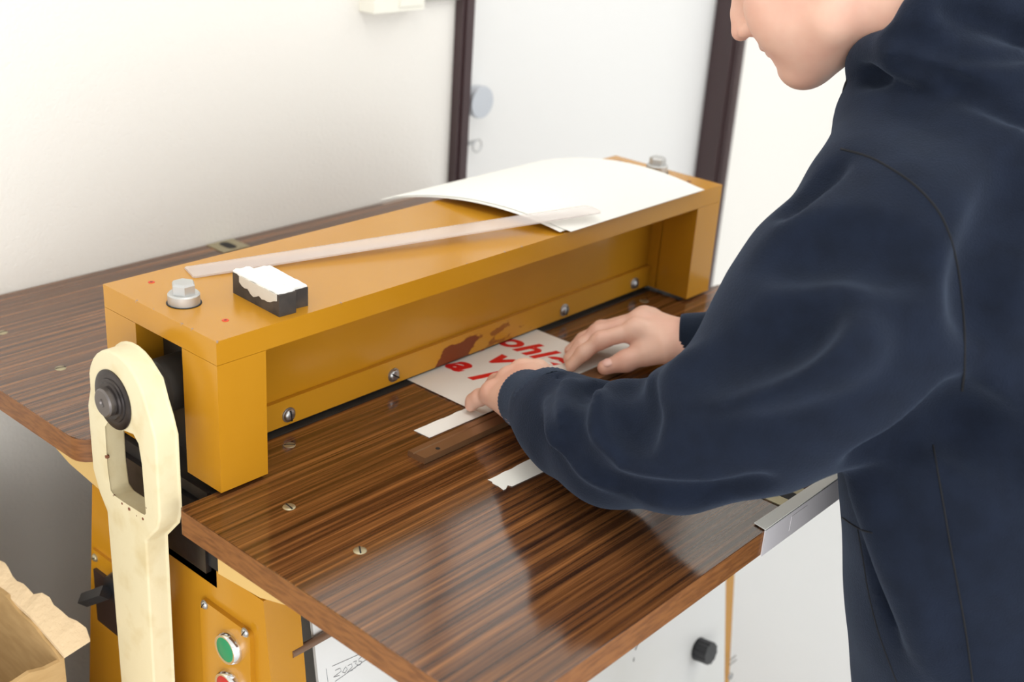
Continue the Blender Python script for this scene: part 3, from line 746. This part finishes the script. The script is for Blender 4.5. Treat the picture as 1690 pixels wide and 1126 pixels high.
# --- head frame
hp, hy = math.radians(40), math.radians(12)
Ff = A_(-math.sin(hy)*math.cos(hp), math.cos(hy)*math.cos(hp), -math.sin(hp))
Uu = A_(-math.sin(hy)*math.sin(hp), math.cos(hy)*math.sin(hp), math.cos(hp))
Ll = np.cross(Uu, Ff)
HR = np.array([Ff, Ll, Uu]); HSC = .92
chin_target = at(1333, 124, 1.17)
HO = chin_target-HSC*(Ff*.078-Uu*.0925)      # head origin
def hd(f, l, u):
    if u < -.028: u = -.028+(u+.028)*.76
    return HO+HSC*(f*Ff+l*Ll+u*Uu)
def build_head():
    c = hd(0, 0, -.01); h = .0024
    g = Field(c-.155, c+.155, h); S = HSC
    E_ = lambda p, r, k, op='add': g.ell(hd(*p), S*np.array(r), k, op, HR)
    Cn = lambda a, b, ra, rb, k, op='add': g.cone(hd(*a), hd(*b), ra*S, rb*S, k, op)
    E_((-.012, 0, .040), (.097, .076, .080), .01)
    E_((.030, 0, -.012), (.062, .062, .080), .03)
    for s in (-1, 1):
        Cn((-.012, s*.056, -.030), (.012, s*.050, -.072), .018, .017, .03)
        Cn((.012, s*.050, -.072), (.074, s*.013, -.100), .017, .017, .03)
        E_((.058, s*.034, -.030), (.034, .030, .036), .025)
        E_((.082, s*.030, .020), (.018, .021, .013), .012, 'sub')
        E_((.070, s*.030, .020), (.0145, .0155, .0125), .004)
        Cn((.080, s*.012, .038), (.066, s*.052, .034), .008, .006, .014)
        # ear
        E_((-.016, s*.078, .002), (.020, .008, .031), .006)
        E_((-.012, s*.086, .004), (.010, .006, .018), .004, 'sub')
    E_((.040, 0, -.070), (.048, .036, .036), .03)
    E_((.076, 0, -.098), (.018, .021, .016), .018)
    Cn((.088, 0, .032), (.106, 0, .000), .009, .0095, .014)
    Cn((.106, 0, .000), (.116, 0, -.016), .0095, .0105, .008)
    for s in (-1, 1):
        E_((.104, s*.0135, -.019), (.012, .0085, .0085), .006)
        E_((.107, s*.0085, -.0275), (.0060, .0036, .0045), .002, 'sub')
    E_((.090, 0, -.040), (.012, .022, .012), .012)           # philtrum area
    Cn((.091, -.020, -.0505), (.1005, 0, -.0475), .0038, .0055, .006); Cn((.1005, 0, -.0475), (.091, .020, -.0505), .0055, .0038, .006)
    Cn((.089, -.017, -.0595), (.0965, 0, -.0605), .0042, .0060, .006); Cn((.0965, 0, -.0605), (.089, .017, -.0595), .0060, .0042, .006)
    Cn((.092, -.023, -.0545), (.104, 0, -.0540), .0014, .0014, .003, 'sub'); Cn((.104, 0, -.0540), (.092, .023, -.0545), .0014, .0014, .003, 'sub')
    E_((.090, 0, -.078), (.010, .018, .006), .010, 'sub')
    # neck running down into the hoodie
    g.cone(hd(-.030, 0, -.040), hd(-.052, 0, -.105), .052, .052, .03)
    g.cone(hd(-.052, 0, -.105), hd(-.052, 0, -.105)*.35+NECK*.65, .052, .056, .02)
    V, F_ = g.mesh(); return relax(V, F_, 1), F_
def hand_field(pts):
    P = np.array(pts); return Field(P.min(0)-.045, P.max(0)+.045, .00125)
def finger(g, J, rs, k=.0035):
    g.chain(J, rs, k)
    g.ell(J[1], (rs[1]*1.07,)*3, .004)
# right hand (far one), resting on the sheet with the thumb out
def build_right_hand():
    W = WR_R; mi = [atz(1050, 541, .056), atz(1056, 527, .057), None, None]
    mi[2] = mi[1]+(mi[1]-mi[0])*.85+A_(0, -.003, -.003); mi[3] = mi[2]+(mi[1]-mi[0])*.8+A_(0, -.006, -.008)
    ip = [atz(990, 562, .040), atz(986, 549, .038)]; ip += [ip[1]+A_(.020, .010, -.004), ip[1]+A_(.040, .006, -.010)]
    tp = [atz(943, 603, .0105), atz(940, 592, .0105)]; tp += [tp[1]+A_(.018, .014, 0), tp[1]+A_(.044, .020, 0)]
    th = [W*.55+mi[0]*.45+A_(-.012, -.010, -.012), atz(1068, 583, .032), atz(1033, 596, .0225), atz(998, 607, .0135)]
    g = hand_field([W]+mi+tp+th)
    g.cone(WR_R*.4+EL_R*.6, W, .026, .0205, .01)
    for i, m_ in enumerate(mi):
        w0 = W+(m_-(mi[1]+mi[2])/2)*.32
        g.cone(w0+A_(0, 0, -.004), m_+A_(0, 0, -.006), .0168, .0145, .016)
    for i in range(4):
        r = (.0098, .0100, .0092, .0078)[i]; a, b, c = mi[i], ip[i], tp[i]; dd = b*.42+c*.58+A_(0, 0, .0025)
        a = a+A_(0, 0, -.003)
        finger(g, [a, b, dd, c], [r*1.08, r*.94, r*.84, r*.74], .006)
        g.ell(mi[i]+A_(0, 0, -.0005), (.0095, .0095, .0085), .010)
    g.chain([th[0], th[1], th[2], th[3]], [.0175, .0125, .0104, .0086], .010)
    g.ell(th[2], (.0112,)*3, .004)
    V, F_ = g.mesh(); return (relax(V, F_, 2), F_), th
# left hand (near one), fingers curled on to the sheet
def build_left_hand():
    W = WR_L; mi = [atz(888, 611, .049), atz(863, 610, .050), atz(840, 623, .046), atz(813, 645, .037)]
    ip = [atz(886, 620, .028), atz(861, 620, .028), atz(820, 632, .027), atz(792, 656, .0225)]
    tp = [ip[0]+A_(-.004, .016, -.0165), ip[1]+A_(-.008, .014, -.0165), ip[2]+A_(.004, .010, -.0158), atz(777, 670, .0095)]
    th = [W*.5+mi[0]*.5+A_(.012, -.006, -.014), mi[0]+A_(.022, .0, -.024), mi[0]+A_(.030, .024, -.034), mi[0]+A_(.022, .044, -.0375)]
    g = hand_field([W]+mi+tp+th)
    g.cone(WR_L*.5+EL_L*.5, W, .030, .0225, .01)
    for i, m_ in enumerate(mi):
        w0 = W+(m_-(mi[1]+mi[2])/2)*.45
        g.cone(w0, m_+A_(0, 0, -.005), .0185, .0135 if i < 3 else .0125, .016)
    for i in range(4):
        r = (.0098, .0100, .0094, .0082)[i]; a, b, c = mi[i], ip[i], tp[i]; dd = b*.42+c*.58+A_(0, .002, .001)
        finger(g, [a+A_(0, 0, -.002), b, dd, c], [r*1.06, r*.96, r*.86, r*.76], .006)
        g.ell(mi[i], (.0098, .0098, .0088), .008)
    g.chain(th, [.017, .013, .0105, .0085], .010)
    V, F_ = g.mesh(); return (relax(V, F_, 2), F_), tp
def build_core():
    g = Field((.2, -.72, -.25), (.95, -.05, .52), .008)
    g.chain([NECK, A_(.52, -.47, .2), HIP], [.055, .10, .12], .05)
    for s, e, w in ((SH_L, EL_L, WR_L), (SH_R, EL_R, WR_R)):
        g.cone(NECK+A_(0, 0, -.05), s, .055, .05, .03); g.chain([s, e, w], [.042, .030, .021], .02)
    V, F_ = g.mesh(); return V, F_
(rhand, r_th) = build_right_hand(); (lhand, l_tp) = build_left_hand()
me = to_mesh('person', [build_head(), rhand, lhand, build_core()])
person = link('person', me, 'skin', None, smooth=180)
tag(person, 'person in a navy hoodie leaning over the table with both hands on the printed sheet', 'person')
# thumbnail
def nail(c, fwd, upv, w, l):
    fwd = fwd/np.linalg.norm(fwd); upv = upv-fwd*(upv@fwd); upv /= np.linalg.norm(upv); sd = np.cross(upv, fwd)
    bm = bmesh.new(); bmesh.ops.create_uvsphere(bm, u_segments=16, v_segments=10, radius=1)
    mm = Matrix(((fwd[0]*l, sd[0]*w, upv[0]*.0022, c[0]), (fwd[1]*l, sd[1]*w, upv[1]*.0022, c[1]), (fwd[2]*l, sd[2]*w, upv[2]*.0022, c[2]), (0, 0, 0, 1)))
    bm.transform(mm); return fin('thumbnail', bm, 'nail', person, smooth=180)
fw_ = r_th[3]-r_th[2]; tc_ = CAM-r_th[3]; tc_ /= np.linalg.norm(tc_)
nail(r_th[3]-fw_/np.linalg.norm(fw_)*.003+(tc_*.55+A_(0, 0, .75))*.0072, fw_, tc_*.5+A_(0, 0, .7), .0058, .0068)
# hair (short), eyes sit in the head mesh
def build_hair():
    c = hd(-.02, 0, .05); g = Field(c-.14, c+.14, .004)
    g.ell(hd(-.016, 0, .048), HSC*np.array((.104, .083, .082)), .01, 'add', HR)
    g.ell(hd(.085, 0, -.02), HSC*np.array((.09, .085, .085)), .01, 'sub', HR)
    g.ell(hd(-.03, 0, -.10), HSC*np.array((.14, .2, .09)), .01, 'sub', HR)
    return g.mesh()
link('hair', to_mesh('hair', [build_hair()]), 'hair', person, smooth=180)

# --- hoodie
def build_hoodie():
    g = Field((.10, -.78, -.34), (.98, .0, .62), .0045)
    # torso, leaning forward
    Rt = np.eye(3)
    for z, cx, cyy, a, b in ((-.26, .565, -.560, .185, .135), (-.16, .545, -.552, .190, .138), (-.06, .522, -.535, .192, .136), (.04, 0.510, -.515, .190, .130), (.13, 0.508, -.490, .184, .125), (.21, 0.508, -.462, .176, .115)):
        g.ell((cx, cyy, z), (a, b, .115), .06)
    g.chain([SH_L+A_(.03, 0, .02), NECK+A_(-.03, -.01, -.035), NECK+A_(.03, -.01, -.035), SH_R+A_(-.03, 0, .02)], [.082, .082, .082, .082], .05)
    # left sleeve
    cs = [(1480, 440, 1.045, 200), (1405, 525, 1.03, 205), (1335, 597, 1.02, 180), (1246, 676, 1.025, 136), (1120, 728, 1.05, 112), (1015, 733, 1.105, 98), (947, 706, 1.145, 84)]
    pts = [at(x, y, dd) for x, y, dd, r in cs]; rs = [r*dd/FPX for x, y, dd, r in cs]
    g.chain(pts, rs, .022)
    # cuff gathers
    cu = [(945, 706, 1.15, 83), (920, 688, 1.165, 73), (900, 674, 1.18, 62)]
    g.chain([at(*c[:3]) for c in cu], [c[3]*c[2]/FPX for c in cu], .012)
    # right sleeve
    g.chain([SH_R, SH_R*.45+EL_R*.55, EL_R, EL_R*.4+WR_R*.6, WR_R+(EL_R-WR_R)*.22], [.085, .070, .058, .044, .037], .03)
    # folds: ridges and grooves on the near sleeve
    def path(pp, lift=0): return [at(x, y, dd-lift) for x, y, dd in pp]
    def surf(pp, r, k, op, sink=0.0):
        # follow the sleeve surface: march along the ray until the field is crossed
        out = []
        for x, y in pp:
            dr = ray(x, y)
            for dd in np.arange(.75, 1.4, .003):
                P = CAM+dr*dd; i = np.round((P-g.lo)/g.h).astype(int)
                if (i < 0).any() or (i >= g.n).any(): continue
                if g.d[tuple(i)] < 0: out.append(CAM+dr*(dd+sink)); break
        if len(out) > 1: g.chain(spline(out, 4), r, k, op)
    surf([(996, 682), (984, 702), (982, 722), (990, 745), (1010, 764)], .015, .020, 'add', .009)
    surf([(936, 648), (929, 668), (928, 695), (936, 730)], .011, .014, 'add', .006)
    surf([(1008, 622), (975, 640), (953, 664), (944, 695), (950, 728), (968, 756), (1000, 782)], .0095, .006, 'sub', .001)
    surf([(921, 617), (906, 645), (899, 675), (902, 705), (915, 735)], .0065, .006, 'sub', .0005)
    surf([(930, 738), (958, 772), (1010, 798), (1090, 814), (1180, 814), (1260, 800)], .0095, .008, 'sub', .0005)
    surf([(1104, 616), (1113, 624), (1124, 622)], .015, .012, 'sub', .0)
    surf([(1100, 645), (1122, 650), (1145, 642)], .008, .016, 'add', .004)
    surf([(1070, 640), (1060, 660), (1066, 690)], .007, .018, 'sub', -.001)
    surf([(1128, 633), (1190, 628), (1262, 616), (1340, 594), (1420, 560)], .011, .03, 'add', .003)
    surf([(1130, 606), (1190, 590), (1270, 560), (1340, 520)], .012, .03, 'sub', -.004)
    surf([(1290, 420), (1360, 400), (1430, 400), (1500, 430)], .012, .03, 'sub', -.005)
    surf([(1040, 625), (1030, 650), (1035, 690), (1060, 730)], .006, .02, 'sub', -.001)
    surf([(1300, 345), (1350, 300), (1395, 270)], .007, .016, 'sub', -.002)
    # armpit crease
    surf([(1585, 660), (1560, 690), (1500, 725), (1430, 757)], .012, .02, 'sub', 0)
    # pocket: pouch bulge and its opening
    surf([(1452, 900), (1468, 960), (1490, 1030), (1530, 1110), (1560, 1170)], .010, .010, 'sub', -.001)
    surf([(1412, 780), (1432, 860), (1452, 930), (1480, 1010)], .005, .010, 'sub', -.001)
    surf([(1430, 775), (1460, 850), (1490, 940), (1530, 1040), (1560, 1120)], .012, .02, 'add', .008)
    surf([(1690, 760), (1620, 720), (1580, 700)], .012, .03, 'sub', -.004)
    # shoulder mass up to the collar
    g.chain([at(1425, 300, 1.055), at(1472, 196, 1.12), at(1540, 190, 1.10)], [.043, .044, .048], .03)
    g.chain([at(1540, 190, 1.10), at(1640, 270, 1.08), at(1760, 330, 1.10)], [.048, .070, .09], .04)
    # hood: rolled edge round the neck and the bag on the back
    hood = [(1423, 132, 1.130), (1421, 104, 1.112), (1446, 84, 1.080), (1500, 90, 1.048), (1580, 114, 1.035), (1690, 140, 1.035), (1790, 140, 1.08), (1850, 90, 1.2)]
    hp_ = spline([at(*p) for p in hood], 4); g.chain(hp_, [.0095+.0045*min(1, i/8)+.014*min(1, max(0, i-8)/12) for i in range(len(hp_))], .008)
    lay_ = [(1488, 76, 1.045), (1530, 22, 1.035), (1566, -30, 1.04)]
    g.chain([at(*p) for p in lay_], [.019, .020, .02], .012)
    g.chain([at(*p) for p in [(1500, 72, 1.085), (1580, 60, 1.075), (1690, 50, 1.07), (1790, 60, 1.11)]], [.019, .026, .036, .04], .012)
    g.chain([at(*p) for p in [(1560, 5, 1.05), (1620, -20, 1.05), (1720, -20, 1.08)]], [.020, .028, .036], .010)
    g.chain([at(*p) for p in [(1426, 130, 1.14), (1438, 165, 1.15), (1450, 215, 1.16)]], [.011, .017, .03], .015)
    g.chain([at(*p) for p in [(1540, 45, 1.05), (1610, 30, 1.05), (1700, 20, 1.06)]], [.018, .026, .034], .02)
    # far side of the hood
    rs_ = [(1436, 118, 1.16), (1470, 110, 1.23), (1520, 60, 1.28), (1600, 30, 1.31), (1700, 20, 1.27)]
    g.chain(spline([at(*p) for p in rs_], 3), .019, .012)
    surf([(1481, 112), (1520, 118), (1580, 145), (1640, 170), (1690, 192), (1760, 215)], .0085, .007, 'sub', -.003)
    surf([(1462, 58), (1490, 62), (1520, 68), (1577, 86), (1640, 88), (1690, 86), (1750, 85)], .0075, .006, 'sub', -.003)
    surf([(1430, 128), (1444, 124), (1460, 126)], .006, .010, 'sub', -.002)
    surf([(1690, 300), (1640, 420), (1620, 520)], .012, .03, 'sub', -.006)
    surf([(1555, 10), (1600, 30), (1650, 45), (1690, 62)], .005, .010, 'sub', -.001)
    # hem: flat below
    g.below(-.30)
    V, F_ = g.mesh(); return relax(V, F_, 4), F_
hv, hf = build_hoodie()
hoodie = link('hoodie', to_mesh('hoodie', [(hv, hf)]), 'navy', person, smooth=180)
from mathutils.bvhtree import BVHTree
bvh = BVHTree.FromPolygons([tuple(v) for v in hv], [tuple(int(i) for i in f) for f in hf])
def lay(name, pp, r, ma, par=hoodie, n=6, off=.0):
    out = []
    for p in spline([(*q, 0) for q in pp], n):
        dr = ray(p[0], p[1]); dn = dr/np.linalg.norm(dr)
        h = bvh.ray_cast(Vector(CAM), Vector(dn))
        if h[0] is not None: out.append(np.array(h[0])+np.array(h[1])*off)
    bm = bmesh.new(); tube(bm, out, r, n=6); return fin(name, bm, ma, par, smooth=180)
lay('seam', [(1388, 246), (1428, 257), (1461, 273), (1511, 307), (1554, 358), (1578, 430), (1590, 520), (1592, 600), (1588, 645)], .0011, 'navydark')
lay('seam', [(1540, 735), (1555, 820), (1572, 920), (1592, 1030), (1606, 1130)], .0009, 'navydark')
lay('pocket_seam', [(1364, 835), (1395, 858), (1420, 874), (1440, 880)], .0009, 'navydark')
lay('pocket_seam', [(1416, 874), (1424, 920), (1434, 980), (1452, 1050), (1480, 1126)], .0008, 'navydark')
# cuffs: ribbed bands
def cuff(c0, c1, r0, r1):
    c0 = np.array(c0); c1 = np.array(c1); ax = c1-c0; ln = np.linalg.norm(ax); bm = bmesh.new(); n = 96
    u, v, a = basis(ax); rings = []
    for t, rr in ((0, r0*.86), (0, r0*.97), (.06, r0), (.35, r0+.0012), (.75, r1+.001), (1, r1)):
        rings.append([bm.verts.new(tuple(c0+a*ln*t+(rr+(.0005 if k % 2 else -.0003))*(math.cos(2*math.pi*k/n)*u+math.sin(2*math.pi*k/n)*v))) for k in range(n)])
    for i in range(len(rings)-1):
        for k in range(n): bm.faces.new([rings[i][k], rings[i][(k+1) % n], rings[i+1][(k+1) % n], rings[i+1][k]])
    fin('cuff', bm, 'navyrib', hoodie, smooth=180)
cuff(at(864, 658, 1.222), at(918, 678, 1.165), .0300, .0385)
dv = (EL_R-WR_R)/np.linalg.norm(EL_R-WR_R); cuff(WR_R-dv*.004, WR_R+dv*.07, .0290, .0365)
# drawstring
bm = bmesh.new(); tube(bm, spline([at(1409, 122, 1.118), at(1399, 135, 1.12), at(1393, 155, 1.125), at(1393, 178, 1.13), at(1400, 200, 1.135)], 6), .0022, n=8); fin('drawstring', bm, 'navydark', hoodie, smooth=180)
bm = bmesh.new(); tube(bm, spline([at(1418, 128, 1.165), at(1412, 150, 1.17), at(1408, 185, 1.175), at(1412, 230, 1.18)], 6), .0022, n=8); fin('drawstring', bm, 'navydark', hoodie, smooth=180)
# trousers and shoes
def build_trousers():
    g = Field((.27, -.75, FLOOR+.03), (.88, -.33, -.1), .008)
    g.ell((.55, -.555, -.22), (.155, .115, .13), .03)
    for s in (-1, 1):
        g.chain([A_(.55+s*.08, -.555, -.25), A_(.55+s*.10, -.54, -.50), A_(.545+s*.105, -.545, FLOOR+.07)], [.092, .072, .060], .03)
    g.below(FLOOR+.05); return g.mesh()
link('trousers', to_mesh('trousers', [build_trousers()]), 'denim', person, smooth=180)
for s in (-1, 1):
    x = .545+s*.108; g = Field((x-.08, -.66, FLOOR), (x+.08, -.30, FLOOR+.16), .005)
    g.chain([A_(x, -.58, FLOOR+.045), A_(x, -.46, FLOOR+.045), A_(x+s*.01, -.375, FLOOR+.036)], [.040, .042, .036], .03)
    g.cone(A_(x, -.545, FLOOR+.06), A_(x, -.545, FLOOR+.11), .045, .042, .02); g.below(FLOOR+.012)
    sh = link('shoe', to_mesh('shoe', [g.mesh()]), 'shoe', person, smooth=180)
    bm = bmesh.new(); P = [(x+.043*math.cos(t)*(1 if math.sin(t) < 0 else .95), -.48+.142*math.sin(t)) for t in np.linspace(0, 2*math.pi, 33)[:-1]]
    prism(bm, [(a, b, FLOOR) for a, b in P], (0, 0, .014)); fin('sole', bm, 'sole', sh, bevel=.003)
